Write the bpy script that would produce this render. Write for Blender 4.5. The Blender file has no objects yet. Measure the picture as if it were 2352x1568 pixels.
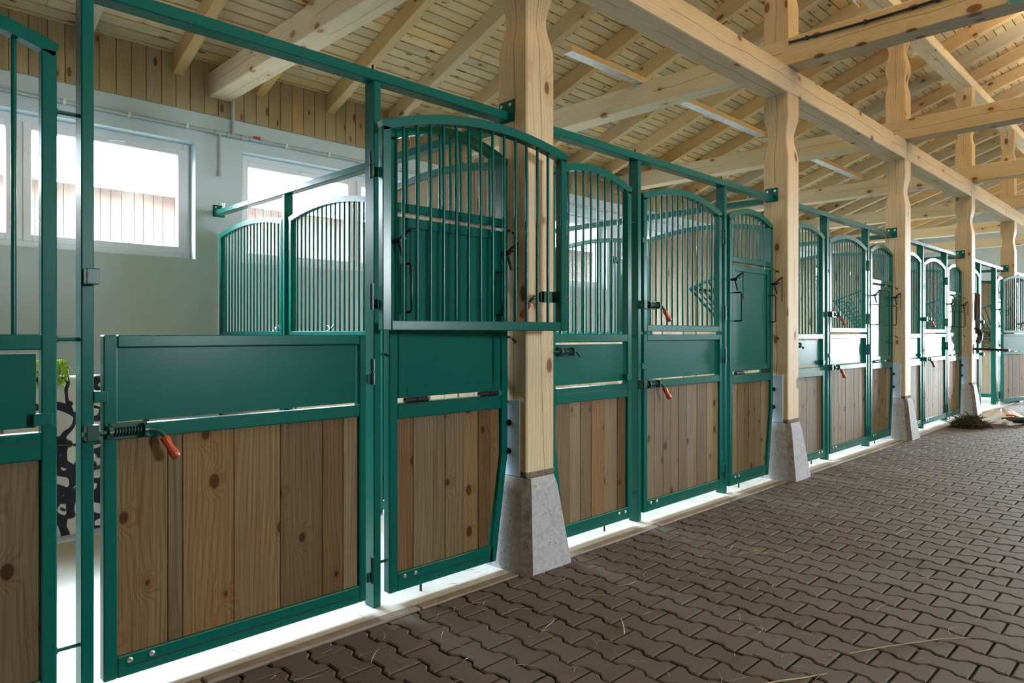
import bpy, math, random
from mathutils import Vector, Matrix
random.seed(7)
S = bpy.context.scene
COL = S.collection
ORD = ['nearest', 'second', 'third', 'fourth', 'fifth', 'sixth', 'seventh']
P = 3.345                      # bay pitch along the aisle
A0, B0, C0 = 0.655, 1.86, 2.857  # latch post, hinge post, timber column of the nearest bay
WX = -4.36                     # inner face of window wall
YE, YS = 24.2, -4.0            # far gable, near gable
SL = 0.353                     # roof slope
RIDGE = 2.45
XR = 2 * RIDGE - WX

# ------------------------------------------------------------------ node helpers
def newmat(name):
    m = bpy.data.materials.new(name); m.use_nodes = True
    nt = m.node_tree; nt.nodes.clear()
    out = nt.nodes.new('ShaderNodeOutputMaterial'); b = nt.nodes.new('ShaderNodeBsdfPrincipled')
    nt.links.new(b.outputs[0], out.inputs[0])
    return m, nt, b
def N(nt, typ, ins=None, **kw):
    n = nt.nodes.new('ShaderNode' + typ)
    for k, v in kw.items(): setattr(n, k, v)
    for k, v in (ins or {}).items():
        if hasattr(v, 'is_output'): nt.links.new(v, n.inputs[k])
        else: n.inputs[k].default_value = v
    return n
def M_(nt, op, a, b=0.0, c=None, clamp=False):
    n = N(nt, 'Math', {0: a, 1: b}, operation=op, use_clamp=clamp)
    if c is not None:
        if hasattr(c, 'is_output'): nt.links.new(c, n.inputs[2])
        else: n.inputs[2].default_value = c
    return n.outputs[0]
def ramp(nt, fac, stops, interp='LINEAR'):
    n = N(nt, 'ValToRGB', {0: fac}); cr = n.color_ramp; cr.interpolation = interp
    while len(cr.elements) < len(stops): cr.elements.new(0.5)
    for e, (p, c) in zip(cr.elements, stops):
        e.position = p; e.color = (*c, 1) if len(c) == 3 else c
    return n.outputs[0]
def mixc(nt, fac, a, b, mode='MIX'):
    n = nt.nodes.new('ShaderNodeMix'); n.data_type = 'RGBA'; n.blend_type = mode; n.clamp_factor = True
    for sock, v in ((n.inputs[0], fac), (n.inputs[6], a), (n.inputs[7], b)):
        if hasattr(v, 'is_output'): nt.links.new(v, sock)
        else: sock.default_value = v if not isinstance(v, tuple) else ((*v, 1) if len(v) == 3 else v)
    return n.outputs[2]

def wood(name, tints, grain=0.55, rings=75, knot=0.62, crack=0.0, rough=0.6, ks=(1.7, 5.5), bump=0.25, vary=0.25):
    """grain runs along U (metres); tints picked per board and per object"""
    m, nt, b = newmat(name)
    uv = N(nt, 'UVMap').outputs[0]
    rnd = N(nt, 'Attribute', attribute_name='rnd', attribute_type='GEOMETRY').outputs['Fac']
    orn = N(nt, 'ObjectInfo').outputs['Random']
    sd = M_(nt, 'FRACT', M_(nt, 'ADD', rnd, orn))
    sep = N(nt, 'SeparateXYZ', {0: uv})
    u = M_(nt, 'ADD', sep.outputs[0], M_(nt, 'MULTIPLY', sd, 37.0)); v = sep.outputs[1]
    vv = M_(nt, 'ADD', v, M_(nt, 'MULTIPLY', sd, 11.0))
    # knots
    kv = N(nt, 'CombineXYZ', {0: M_(nt, 'MULTIPLY', u, ks[0]), 1: M_(nt, 'MULTIPLY', vv, ks[1]), 2: M_(nt, 'MULTIPLY', sd, 9.0)}).outputs[0]
    vor = N(nt, 'TexVoronoi', {'Vector': kv, 'Scale': 1.0, 'Randomness': 0.9}, voronoi_dimensions='2D')
    on = M_(nt, 'GREATER_THAN', N(nt, 'SeparateColor', {0: vor.outputs['Color']}).outputs[0], knot)
    kd = vor.outputs['Distance']
    near = M_(nt, 'MULTIPLY', on, M_(nt, 'SUBTRACT', 1.0, M_(nt, 'MULTIPLY', kd, 2.2), clamp=True))
    # flowing grain
    fv = N(nt, 'CombineXYZ', {0: M_(nt, 'MULTIPLY', u, 0.9), 1: M_(nt, 'MULTIPLY', vv, 5.0)}).outputs[0]
    flow = N(nt, 'TexNoise', {'Vector': fv, 'Scale': 1.0, 'Detail': 1.5}).outputs[0]
    ph = M_(nt, 'ADD', M_(nt, 'MULTIPLY', vv, rings), M_(nt, 'MULTIPLY', flow, rings * 0.16))
    ph = M_(nt, 'ADD', ph, M_(nt, 'MULTIPLY', M_(nt, 'POWER', near, 2.0), 5.0))
    wv = M_(nt, 'MULTIPLY_ADD', M_(nt, 'SINE', M_(nt, 'MULTIPLY', ph, 6.2832)), 0.5, 0.5)
    fib = N(nt, 'TexNoise', {'Vector': N(nt, 'CombineXYZ', {0: M_(nt, 'MULTIPLY', u, 2.2), 1: M_(nt, 'MULTIPLY', vv, 120.0)}).outputs[0], 'Scale': 1.0, 'Detail': 2.0}).outputs[0]
    big = N(nt, 'TexNoise', {'Vector': N(nt, 'CombineXYZ', {0: M_(nt, 'MULTIPLY', u, 1.3), 1: M_(nt, 'MULTIPLY', vv, 7.0)}).outputs[0], 'Scale': 1.0, 'Detail': 3.0}).outputs[0]
    fs = N(nt, 'MapRange', {0: fib, 1: 0.35, 2: 0.68, 3: 0.0, 4: 1.0}).outputs[0]
    g = M_(nt, 'ADD', M_(nt, 'MULTIPLY', M_(nt, 'POWER', wv, 3.0), 0.38), M_(nt, 'MULTIPLY', fs, 0.55))
    base = ramp(nt, M_(nt, 'FRACT', M_(nt, 'ADD', M_(nt, 'MULTIPLY', rnd, 3.77), M_(nt, 'MULTIPLY', orn, 1.31))), [(i / max(1, len(tints) - 1), t) for i, t in enumerate(tints)])
    base = mixc(nt, 1.0, base, N(nt, 'CombineColor', {i: M_(nt, 'MULTIPLY_ADD', M_(nt, 'FRACT', M_(nt, 'MULTIPLY', sd, 17.3)), vary, 1.0 - 0.6 * vary) for i in range(3)}).outputs[0], 'MULTIPLY')
    base = mixc(nt, M_(nt, 'MULTIPLY', M_(nt, 'SUBTRACT', big, 0.35, clamp=True), 0.9), base, mixc(nt, 1.0, base, (0.72, 0.58, 0.40), 'MULTIPLY'))
    c = mixc(nt, M_(nt, 'MULTIPLY', g, grain), base, mixc(nt, 1.0, base, (0.50, 0.34, 0.19), 'MULTIPLY'))
    halo = M_(nt, 'MULTIPLY', M_(nt, 'POWER', near, 3.0), 0.7)
    c = mixc(nt, halo, c, mixc(nt, 1.0, base, (0.62, 0.38, 0.18), 'MULTIPLY'))
    ksz = M_(nt, 'MULTIPLY_ADD', N(nt, 'SeparateColor', {0: vor.outputs['Color']}).outputs[1], 0.10, 0.035)
    core = M_(nt, 'MULTIPLY', on, N(nt, 'MapRange', {0: M_(nt, 'ADD', kd, M_(nt, 'MULTIPLY', big, 0.03)), 1: M_(nt, 'ADD', ksz, 0.035), 2: ksz, 3: 0.0, 4: 1.0}).outputs[0])
    c = mixc(nt, M_(nt, 'MULTIPLY', core, 0.85), c, mixc(nt, 1.0, base, (0.20, 0.09, 0.05), 'MULTIPLY'))
    if crack:
        cl = N(nt, 'TexNoise', {'Vector': N(nt, 'CombineXYZ', {0: M_(nt, 'MULTIPLY', u, 1.1), 1: sd}).outputs[0], 'Scale': 1.0, 'Detail': 4.0}).outputs[0]
        dd = M_(nt, 'ABSOLUTE', M_(nt, 'SUBTRACT', v, M_(nt, 'MULTIPLY_ADD', cl, 0.12, crack - 0.06)))
        line = N(nt, 'MapRange', {0: dd, 1: 0.0035, 2: 0.001, 3: 0.0, 4: 1.0}).outputs[0]
        mk = M_(nt, 'GREATER_THAN', N(nt, 'TexNoise', {'Vector': N(nt, 'CombineXYZ', {0: M_(nt, 'MULTIPLY', u, 0.7), 1: 3.3}).outputs[0], 'Scale': 1.0}).outputs[0], 0.44)
        c = mixc(nt, M_(nt, 'MULTIPLY', M_(nt, 'MULTIPLY', line, mk), 0.8), c, (0.07, 0.04, 0.02))
    nt.links.new(c, b.inputs['Base Color'])
    b.inputs['Roughness'].default_value = rough
    b.inputs['Specular IOR Level'].default_value = 0.12
    bp = N(nt, 'Bump', {'Height': g, 'Strength': bump, 'Distance': 0.002}); nt.links.new(bp.outputs[0], b.inputs['Normal'])
    return m

def plain(name, col, rough=0.5, metal=0.0, noise=0.0, nscale=20, spec=0.5, bump=0.0, col2=None, coat=0.0):
    m, nt, b = newmat(name)
    b.inputs['Roughness'].default_value = rough; b.inputs['Metallic'].default_value = metal
    b.inputs['Specular IOR Level'].default_value = spec
    if coat:
        b.inputs['Coat Weight'].default_value = coat; b.inputs['Coat Roughness'].default_value = 0.12
    if noise or bump or col2:
        tc = N(nt, 'TexCoord').outputs['Object']
        nz = N(nt, 'TexNoise', {'Vector': tc, 'Scale': nscale, 'Detail': 5.0, 'Roughness': 0.6}).outputs[0]
        c2 = col2 or tuple(x * 0.5 for x in col)
        f = N(nt, 'MapRange', {0: nz, 1: 0.38, 2: 0.68, 3: 0.0, 4: noise or 1.0}).outputs[0]
        nt.links.new(mixc(nt, f, col, c2), b.inputs['Base Color'])
        if bump:
            bp = N(nt, 'Bump', {'Height': nz, 'Strength': bump, 'Distance': 0.003}); nt.links.new(bp.outputs[0], b.inputs['Normal'])
    else:
        b.inputs['Base Color'].default_value = (*col, 1)
    return m

MT = {}
MT['green'] = plain('green_paint', (0.002, 0.108, 0.084), rough=0.23, spec=0.3, noise=0.25, nscale=9, col2=(0.002, 0.088, 0.073), coat=0.0)
MT['dkgreen'] = plain('green_hardware', (0.006, 0.06, 0.045), rough=0.3)
MT['dark'] = plain('dark_steel', (0.02, 0.022, 0.022), rough=0.4, metal=0.5)
MT['zinc'] = plain('galvanised_steel_sky_tint', (0.60, 0.74, 0.92), rough=0.38, metal=0.15, noise=0.5, nscale=14, col2=(0.50, 0.63, 0.80))  # blue sky reflection is put into the base colour, barely metallic
MT['screw'] = plain('bright_bolt', (0.7, 0.72, 0.72), rough=0.3, metal=0.9)
MT['orange'] = plain('orange_grip', (0.42, 0.06, 0.012), rough=0.35, noise=0.4, nscale=30, col2=(0.30, 0.035, 0.01))
MT['conc'] = plain('cast_concrete', (0.42, 0.42, 0.44), rough=0.85, noise=0.8, nscale=38, col2=(0.27, 0.27, 0.29), bump=0.5)
def pits(m):
    nt = m.node_tree; b = [n for n in nt.nodes if n.type == 'BSDF_PRINCIPLED'][0]; l = b.inputs['Base Color'].links[0]; src = l.from_socket
    v = N(nt, 'TexVoronoi', {'Vector': N(nt, 'TexCoord').outputs['Object'], 'Scale': 42.0})
    f = M_(nt, 'MULTIPLY', N(nt, 'MapRange', {0: v.outputs['Distance'], 1: 0.22, 2: 0.12, 3: 0.0, 4: 0.75}).outputs[0], M_(nt, 'GREATER_THAN', N(nt, 'SeparateColor', {0: v.outputs['Color']}).outputs[0], 0.6))
    nt.links.new(mixc(nt, f, src, (0.06, 0.055, 0.05)), b.inputs['Base Color'])
pits(MT['conc'])
MT['concdark'] = plain('chipped_concrete', (0.18, 0.15, 0.12), rough=0.95, noise=0.9, nscale=30, col2=(0.08, 0.06, 0.05), bump=1.0)
MT['floorc'] = plain('stall_concrete', (0.66, 0.65, 0.65), rough=0.5, noise=0.7, nscale=2.2, col2=(0.46, 0.43, 0.38), bump=0.15)
MT['kerb'] = plain('kerb_concrete', (0.26, 0.22, 0.19), rough=0.8, noise=0.8, nscale=10, col2=(0.15, 0.12, 0.10), bump=0.3)
MT['wall'] = plain('white_plaster', (0.60, 0.71, 0.76), rough=0.8, noise=0.25, nscale=2.5, col2=(0.54, 0.66, 0.71), bump=0.08)
MT['darkboard'] = plain('dark_stained_boarding', (0.10, 0.085, 0.06), rough=0.8, noise=0.5, nscale=3)
MT['pvc'] = plain('white_pvc', (0.85, 0.86, 0.88), rough=0.35)
MT['pipe'] = plain('grey_pipe', (0.42, 0.46, 0.47), rough=0.4)
MT['red'] = plain('red_plastic', (0.6, 0.03, 0.03), rough=0.4)
MT['black'] = plain('black_rubber', (0.012, 0.012, 0.013), rough=0.45)
MT['leather'] = plain('dark_leather', (0.035, 0.018, 0.012), rough=0.4, noise=0.5, nscale=12)
MT['lime'] = plain('lime_chenille', (0.30, 0.48, 0.05), rough=0.9, noise=0.6, nscale=40, col2=(0.45, 0.62, 0.12))
MT['outwall'] = plain('weathered_red_boards', (0.026, 0.017, 0.0145), rough=0.9, noise=0.9, nscale=1.2, col2=(0.040, 0.033, 0.028), spec=0.1)
MT['outroof'] = plain('pale_roof_sheet', (0.6, 0.62, 0.65), rough=0.6)
MT['ground'] = plain('pale_yard', (0.70, 0.69, 0.66), rough=0.9, noise=0.3, nscale=0.6)
MT['foil'] = plain('foil_facing', (0.75, 0.76, 0.78), rough=0.35, metal=0.6, noise=0.6, nscale=16, col2=(0.5, 0.5, 0.5), bump=0.4)
MT['plastic'] = plain('cloudy_plastic', (0.75, 0.76, 0.80), rough=0.25)
MT['teal'] = plain('teal_diffuser', (0.25, 0.75, 0.62), rough=0.3)
MT['hay'] = plain('dry_hay', (0.28, 0.24, 0.13), rough=0.9, noise=0.7, nscale=25, col2=(0.12, 0.13, 0.06))
MT['herb'] = plain('dark_dried_plants', (0.035, 0.04, 0.018), rough=0.9, noise=0.7, nscale=25, col2=(0.06, 0.05, 0.025))
MT['straw'] = plain('straw', (0.50, 0.42, 0.22), rough=0.7, noise=0.5, nscale=18, col2=(0.34, 0.25, 0.12))
MT['pine'] = wood('pale_pine_beam', [(0.80, 0.69, 0.49), (0.84, 0.75, 0.57), (0.78, 0.64, 0.43)], grain=0.32, rings=38, knot=0.72, ks=(2.6, 4.4), crack=0.12)
MT['postpine'] = wood('column_pine', [(0.74, 0.60, 0.40), (0.78, 0.66, 0.47), (0.70, 0.55, 0.36)], grain=0.5, rings=34, knot=0.68, ks=(2.4, 4.2), crack=0.12)
MT['rafter'] = wood('rafter_pine', [(0.66, 0.51, 0.30), (0.64, 0.43, 0.20), (0.52, 0.48, 0.38), (0.70, 0.55, 0.33), (0.66, 0.44, 0.20), (0.48, 0.45, 0.36)], grain=0.4, rings=40, knot=0.72, ks=(2.8, 5.0))
MT['roof'] = wood('roof_boards', [(0.74, 0.57, 0.33), (0.78, 0.62, 0.38), (0.56, 0.49, 0.33), (0.78, 0.55, 0.27), (0.66, 0.55, 0.35), (0.80, 0.65, 0.40), (0.62, 0.53, 0.35)], grain=0.4, rings=45, knot=0.55, ks=(2.6, 8.0))
MT['clad'] = wood('cladding_boards', [(0.40, 0.315, 0.185), (0.45, 0.36, 0.22), (0.37, 0.305, 0.195), (0.46, 0.335, 0.18)], grain=0.6, rings=60, knot=0.5, ks=(2.8, 7.5))
MT['plank'] = wood('stall_boards', [(0.19, 0.13, 0.068), (0.25, 0.195, 0.115), (0.20, 0.165, 0.105), (0.27, 0.15, 0.056), (0.175, 0.14, 0.09), (0.30, 0.235, 0.15), (0.22, 0.135, 0.06), (0.235, 0.19, 0.123)], grain=0.85, rings=48, knot=0.62, ks=(4.6, 6.8), vary=0.45, rough=0.65, bump=0.4)
MT['plankpale'] = wood('partition_boards', [(0.46, 0.39, 0.28), (0.40, 0.33, 0.23), (0.50, 0.43, 0.33)], grain=0.5, rings=70, knot=0.6, ks=(2.0, 6.0))

def paver_mat():
    m, nt, b = newmat('brown_grey_pavers')
    rnd = N(nt, 'Attribute', attribute_name='rnd', attribute_type='GEOMETRY').outputs['Fac']
    tc = N(nt, 'TexCoord').outputs['Object']
    n1 = N(nt, 'TexNoise', {'Vector': tc, 'Scale': 1.6, 'Detail': 4.0}).outputs[0]
    n2 = N(nt, 'TexNoise', {'Vector': tc, 'Scale': 140.0, 'Detail': 3.0}).outputs[0]
    c = ramp(nt, rnd, [(0, (0.088, 0.068, 0.057)), (0.5, (0.102, 0.084, 0.074)), (1, (0.086, 0.064, 0.053))])
    c = mixc(nt, M_(nt, 'MULTIPLY', n1, 0.6), c, (0.105, 0.098, 0.098))
    c = mixc(nt, N(nt, 'MapRange', {0: n2, 1: 0.5, 2: 0.75, 3: 0.0, 4: 0.6}).outputs[0], c, mixc(nt, 1.0, c, (0.45, 0.42, 0.4), 'MULTIPLY'))
    nt.links.new(c, b.inputs['Base Color']); b.inputs['Roughness'].default_value = 0.8; b.inputs['Specular IOR Level'].default_value = 0.25
    bp = N(nt, 'Bump', {'Height': n2, 'Strength': 0.35, 'Distance': 0.002}); nt.links.new(bp.outputs[0], b.inputs['Normal'])
    return m
MT['paver'] = paver_mat()
MT['joint'] = plain('joint_sand', (0.022, 0.017, 0.013), rough=1.0, noise=0.6, nscale=60)

def zebra_mat():
    m, nt, b = newmat('black_white_print')
    uv = N(nt, 'UVMap').outputs[0]
    w = N(nt, 'TexNoise', {'Vector': uv, 'Scale': 5.0, 'Detail': 1.0}).outputs['Color']
    v = mixc(nt, 0.28, uv, w)
    vo = N(nt, 'TexVoronoi', {'Vector': v, 'Scale': 5.5}, feature='DISTANCE_TO_EDGE').outputs[0]
    f = N(nt, 'MapRange', {0: vo, 1: 0.075, 2: 0.09, 3: 0.0, 4: 1.0}).outputs[0]
    nt.links.new(mixc(nt, f, (0.015, 0.017, 0.035), (0.72, 0.72, 0.76)), b.inputs['Base Color']); b.inputs['Roughness'].default_value = 0.85
    return m
MT['zebra'] = zebra_mat()
def wicker_mat():
    m, nt, b = newmat('brown_wicker')
    uv = N(nt, 'UVMap').outputs[0]
    br = N(nt, 'TexBrick', {'Vector': uv, 'Scale': 1.0, 'Color1': (0.30, 0.20, 0.10, 1), 'Color2': (0.24, 0.15, 0.075, 1), 'Mortar': (0.05, 0.03, 0.015, 1), 'Mortar Size': 0.004, 'Brick Width': 0.045, 'Row Height': 0.022})
    nt.links.new(br.outputs[0], b.inputs['Base Color']); b.inputs['Roughness'].default_value = 0.7
    bp = N(nt, 'Bump', {'Height': br.outputs['Fac'], 'Strength': 0.6, 'Distance': -0.004}); nt.links.new(bp.outputs[0], b.inputs['Normal'])
    return m
MT['wicker'] = wicker_mat()
def glass_mat():
    m = bpy.data.materials.new('window_glass'); m.use_nodes = True; nt = m.node_tree; nt.nodes.clear()
    o = nt.nodes.new('ShaderNodeOutputMaterial')
    t = N(nt, 'BsdfTransparent', {0: (0.96, 0.98, 0.98, 1)}); g = N(nt, 'BsdfGlossy', {'Roughness': 0.02})
    f = N(nt, 'Fresnel', {0: 1.45}).outputs[0]
    x = N(nt, 'MixShader', {0: M_(nt, 'MULTIPLY', f, 0.7), 1: t.outputs[0], 2: g.outputs[0]})
    nt.links.new(x.outputs[0], o.inputs[0]); return m
MT['glass'] = glass_mat()

# ------------------------------------------------------------------ mesh builder
class MB:
    def __init__(s): s.v = []; s.f = []; s.uv = []; s.r = []; s.sm = []
    def face(s, idx, uvs, r, smooth=False):
        s.f.append(tuple(idx)); s.uv.extend(uvs); s.r.append(r); s.sm.append(smooth)
    def box(s, x0, x1, y0, y1, z0, z1, bev=0.0, g=None, M=None, r=None, skew=None):
        lo = (min(x0, x1), min(y0, y1), min(z0, z1)); hi = (max(x0, x1), max(y0, y1), max(z0, z1))
        d = [hi[i] - lo[i] for i in range(3)]
        if g is None: g = max(range(3), key=lambda i: d[i])
        r = random.random() if r is None else r
        bev = min(bev, 0.45 * min(d))
        n0 = len(s.v); uo = random.random() * 3
        T = (lambda p: M @ Vector(p)) if M is not None else Vector
        def uvof(p, ax):
            o = [i for i in range(3) if i != ax]
            if ax == g: return (p[o[0]] + uo, p[o[1]])
            w = [i for i in o if i != g][0]
            return (p[g] + uo, p[w] - lo[w])
        if bev <= 0:
            P8 = [(lo[0] if not i & 1 else hi[0], lo[1] if not i & 2 else hi[1], lo[2] if not i & 4 else hi[2]) for i in range(8)]
            s.v += [T(p) for p in P8]
            for ax, q in ((0, (0, 4, 6, 2)), (0, (1, 3, 7, 5)), (1, (0, 1, 5, 4)), (1, (2, 6, 7, 3)), (2, (0, 2, 3, 1)), (2, (4, 5, 7, 6))):
                s.face([n0 + k for k in q], [uvof(P8[k], ax) for k in q], r)
            return s
        pts = []; ind = {}
        for i in range(8):
            sg = [(-1, 1)[(i >> k) & 1] for k in range(3)]
            for ax in range(3):
                p = [(lo[k] if sg[k] < 0 else hi[k]) - (0 if k == ax else sg[k] * bev) for k in range(3)]
                ind[(i, ax)] = len(pts); pts.append(tuple(p))
        s.v += [T(p) for p in pts]
        c = [(lo[k] + hi[k]) / 2 for k in range(3)]
        def add(keys, ax):
            q = [ind[k] for k in keys]; pp = [Vector(pts[k]) for k in q]
            nn = (pp[1] - pp[0]).cross(pp[2] - pp[0])
            cc = sum(pp, Vector()) / len(pp) - Vector(c)
            if nn.dot(cc) < 0: q.reverse()
            s.face([n0 + k for k in q], [uvof(pts[k], ax) for k in q], r)
        for ax in range(3):
            o = [k for k in range(3) if k != ax]
            for sd in (0, 1):
                cs = [(sd << ax) | (a << o[0]) | (b << o[1]) for a, b in ((0, 0), (1, 0), (1, 1), (0, 1))]
                add([(k, ax) for k in cs], ax)
        for ax in range(3):           # edges parallel to ax
            o = [k for k in range(3) if k != ax]
            for a in (0, 1):
                for b in (0, 1):
                    i0 = (a << o[0]) | (b << o[1]); i1 = i0 | (1 << ax)
                    add([(i0, o[0]), (i1, o[0]), (i1, o[1]), (i0, o[1])], o[0])
        for i in range(8): add([(i, 0), (i, 1), (i, 2)], 0)
        return s
    def prism(s, poly, ax, a0, a1, r=None, g=None):
        """poly: 2D points in the two other axes (ccw or cw), extruded along ax"""
        r = random.random() if r is None else r
        o = [k for k in range(3) if k != ax]; n = len(poly); n0 = len(s.v); pts = []
        for a in (a0, a1):
            for (p, q) in poly:
                t = [0, 0, 0]; t[ax] = a; t[o[0]] = p; t[o[1]] = q; pts.append(tuple(t))
        s.v += [Vector(p) for p in pts]
        area = sum(poly[i][0] * poly[(i + 1) % n][1] - poly[(i + 1) % n][0] * poly[i][1] for i in range(n))
        flip = (area < 0) ^ (ax == 1)
        g = o[1] if g is None else g
        w = [k for k in range(3) if k != g]
        uvf = lambda p: (p[g], p[w[0]] + p[w[1]])
        def add(q):
            s.face([n0 + k for k in q], [uvf(pts[k]) for k in q], r)
        top = list(range(n, 2 * n)); bot = list(range(n - 1, -1, -1))
        sides = [[i, (i + 1) % n, n + (i + 1) % n, n + i] for i in range(n)]
        for q in [top, bot] + sides:
            add(q[::-1] if flip else q)
        return s
    def tube(s, pts, rad, n=8, cap=True, r=None):
        pts = [Vector(p) for p in pts]; r = random.random() if r is None else r
        rads = rad if isinstance(rad, (list, tuple)) else [rad] * len(pts)
        rings = []; ref = None
        for i, p in enumerate(pts):
            t = (pts[min(i + 1, len(pts) - 1)] - pts[max(i - 1, 0)])
            t = t.normalized() if t.length > 1e-9 else Vector((0, 0, 1))
            if ref is None:
                ref = Vector((0, 0, 1)) if abs(t.z) < 0.9 else Vector((1, 0, 0))
            a = (ref - t * ref.dot(t)); a = a.normalized() if a.length > 1e-6 else t.orthogonal().normalized()
            ref = a; b = t.cross(a); n0 = len(s.v)
            s.v += [p + (a * math.cos(k * 2 * math.pi / n) + b * math.sin(k * 2 * math.pi / n)) * rads[i] for k in range(n)]
            rings.append(n0)
        L = 0.0
        for i in range(len(pts) - 1):
            L2 = L + (pts[i + 1] - pts[i]).length
            for k in range(n):
                k2 = (k + 1) % n
                s.face([rings[i] + k, rings[i] + k2, rings[i + 1] + k2, rings[i + 1] + k], [(L, k * .01), (L, k * .01 + .01), (L2, k * .01 + .01), (L2, k * .01)], r, True)
            L = L2
        if cap:
            for i, rv in ((0, True), (len(pts) - 1, False)):
                n0 = len(s.v); s.v += [s.v[rings[i] + k].copy() for k in range(n)]
                q = list(range(n0, n0 + n))
                s.face(q[::-1] if rv else q, [(0, 0)] * n, r)
        return s
    def cyl(s, p0, p1, rad, n=10, r=None): return s.tube([p0, p1], rad, n, True, r)
    def sweep(s, pts, hw, hd, nrm, r=None):
        """rectangular tube along pts lying in the plane with normal nrm; hw half size in plane, hd half size along nrm"""
        pts = [Vector(p) for p in pts]; nrm = Vector(nrm); r = random.random() if r is None else r
        rings = []
        for i, p in enumerate(pts):
            t0 = (p - pts[i - 1]).normalized() if i else None
            t1 = (pts[i + 1] - p).normalized() if i < len(pts) - 1 else None
            t = ((t0 or t1) + (t1 or t0)).normalized()
            sc = 1.0 / max(0.5, t.dot(t1 or t0))
            a = nrm.cross(t) * hw * sc; b = nrm * hd; n0 = len(s.v)
            s.v += [p + a + b, p - a + b, p - a - b, p + a - b]; rings.append(n0)
        L = 0
        for i in range(len(pts) - 1):
            L2 = L + (pts[i + 1] - pts[i]).length
            for k in range(4):
                k2 = (k + 1) % 4
                s.face([rings[i] + k2, rings[i] + k, rings[i + 1] + k, rings[i + 1] + k2], [(L, .05 * k2), (L, .05 * k), (L2, .05 * k), (L2, .05 * k2)], r)
            L = L2
        s.face([rings[0] + k for k in range(4)], [(0, 0)] * 4, r); s.face([rings[-1] + k for k in (3, 2, 1, 0)], [(0, 0)] * 4, r)
        return s
    def grid(s, fn, nu, nv, r=None, smooth=True):
        r = random.random() if r is None else r; n0 = len(s.v); uvs = []
        for i in range(nu + 1):
            for j in range(nv + 1):
                p, w = fn(i / nu, j / nv); s.v.append(Vector(p)); uvs.append(w)
        for i in range(nu):
            for j in range(nv):
                q = [i * (nv + 1) + j, (i + 1) * (nv + 1) + j, (i + 1) * (nv + 1) + j + 1, i * (nv + 1) + j + 1]
                s.face([n0 + k for k in q], [uvs[k] for k in q], r, smooth)
        return s
    def build(s, name, mat, parent=None, org=(0, 0, 0)):
        me = bpy.data.meshes.new(name); o = Vector(org)
        me.from_pydata([tuple(Vector(p) - o) for p in s.v], [], s.f)
        uvl = me.uv_layers.new(name='UVMap'); flat = [c for w in s.uv for c in w]
        uvl.data.foreach_set('uv', flat)
        at = me.attributes.new('rnd', 'FLOAT', 'FACE'); at.data.foreach_set('value', s.r)
        me.polygons.foreach_set('use_smooth', s.sm)
        me.materials.append(MT[mat]); me.update()
        ob = bpy.data.objects.new(name, me); COL.objects.link(ob)
        if parent is not None: ob.parent = parent
        else: ob.location = o
        return ob

def tag(o, label=None, cat=None, group=None, kind=None):
    if label: o['label'] = label
    if cat: o['category'] = cat
    if group: o['group'] = group
    if kind: o['kind'] = kind
    return o
def thing(name, org, label, cat, group=None):
    o = bpy.data.objects.new(name, None); COL.objects.link(o); o.location = org; o.empty_display_size = 0.1
    return tag(o, label, cat, group)
def copy_tree(o, label=None, parent=None):
    c = o.copy(); COL.objects.link(c)
    if parent is not None: c.parent = parent
    if label: c['label'] = label
    for ch in list(o.children): copy_tree(ch, None, c)
    return c
def repeat(root, j, label):
    c = copy_tree(root, label); c.location = root.location + Vector((0, P * j, 0)); return c
def struct(o): o['kind'] = 'structure'; return o

# ------------------------------------------------------------------ setting: floors
def pavers():
    mb = MB(); L, pit, w1, w2, t, gap, bv = 0.208, 0.14, 0.0825, 0.0575, 0.014, 0.0045, 0.006
    q = L / 4
    def outline(e):
        hx = L / 2 - e
        a, b_ = w1 - e, w2 - e
        up = [(-hx, a), (-q - t, a), (-q + t, b_), (q - t, b_), (q + t, a), (hx, a)]
        return up + [(x, -y) for x, y in reversed(up)]
    O1, O2 = outline(gap), outline(gap + bv)
    row = 0; y = -1.2
    x_start = 0.165
    while y < YE:
        k0 = 0
        xmax = min(4.6, 2.787 - 0.15 * y + 1.2)
        x = x_start + (0 if row % 2 else L / 2) - L / 2
        while x < xmax:
            cx = x + L / 2
            r = random.random(); dz = random.uniform(-0.0015, 0.0015); tx, ty = random.uniform(-.006, .006), random.uniform(-.006, .006)
            n0 = len(mb.v)
            for O, z in ((O1, -0.03), (O1, -0.005), (O2, 0.0)):
                for (px, py) in O:
                    X = max(cx + px, x_start + gap * (1 if O is O1 else 2.5))
                    mb.v.append(Vector((X, y + py, z + (dz + px * tx + py * ty if z > -0.02 else 0))))
            n = 12
            # winding: outline runs clockwise
            mb.face([n0 + 2 * n + k for k in range(n - 1, -1, -1)], [(0, 0)] * n, r)
            for l in (0, 1):
                for k in range(n):
                    k2 = (k + 1) % n
                    mb.face([n0 + l * n + k2, n0 + l * n + k, n0 + (l + 1) * n + k, n0 + (l + 1) * n + k2], [(0, 0)] * 4, r)
            x += L
        y += pit; row += 1
    return mb
struct(pavers().build('floor', 'paver'))
mb = MB(); mb.box(0.10, XR - 0.1, YS, YE, -0.10, -0.0145); struct(mb.build('floor', 'joint'))
mb = MB(); mb.box(WX, 0.095, YS, YE, -0.12, 0.0); struct(mb.build('floor', 'floorc'))
mb = MB(); y = YS
while y < YE:
    mb.box(0.098, 0.160, y + .004, y + 0.996, -0.06, 0.004 + random.uniform(-.002, .002), bev=0.006); y += 1.0
struct(mb.build('trim_1', 'kerb'))
mb = MB(); mb.box(-70, 70, -60, 90, -0.4, -0.15); struct(mb.build('ground', 'ground'))

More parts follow.
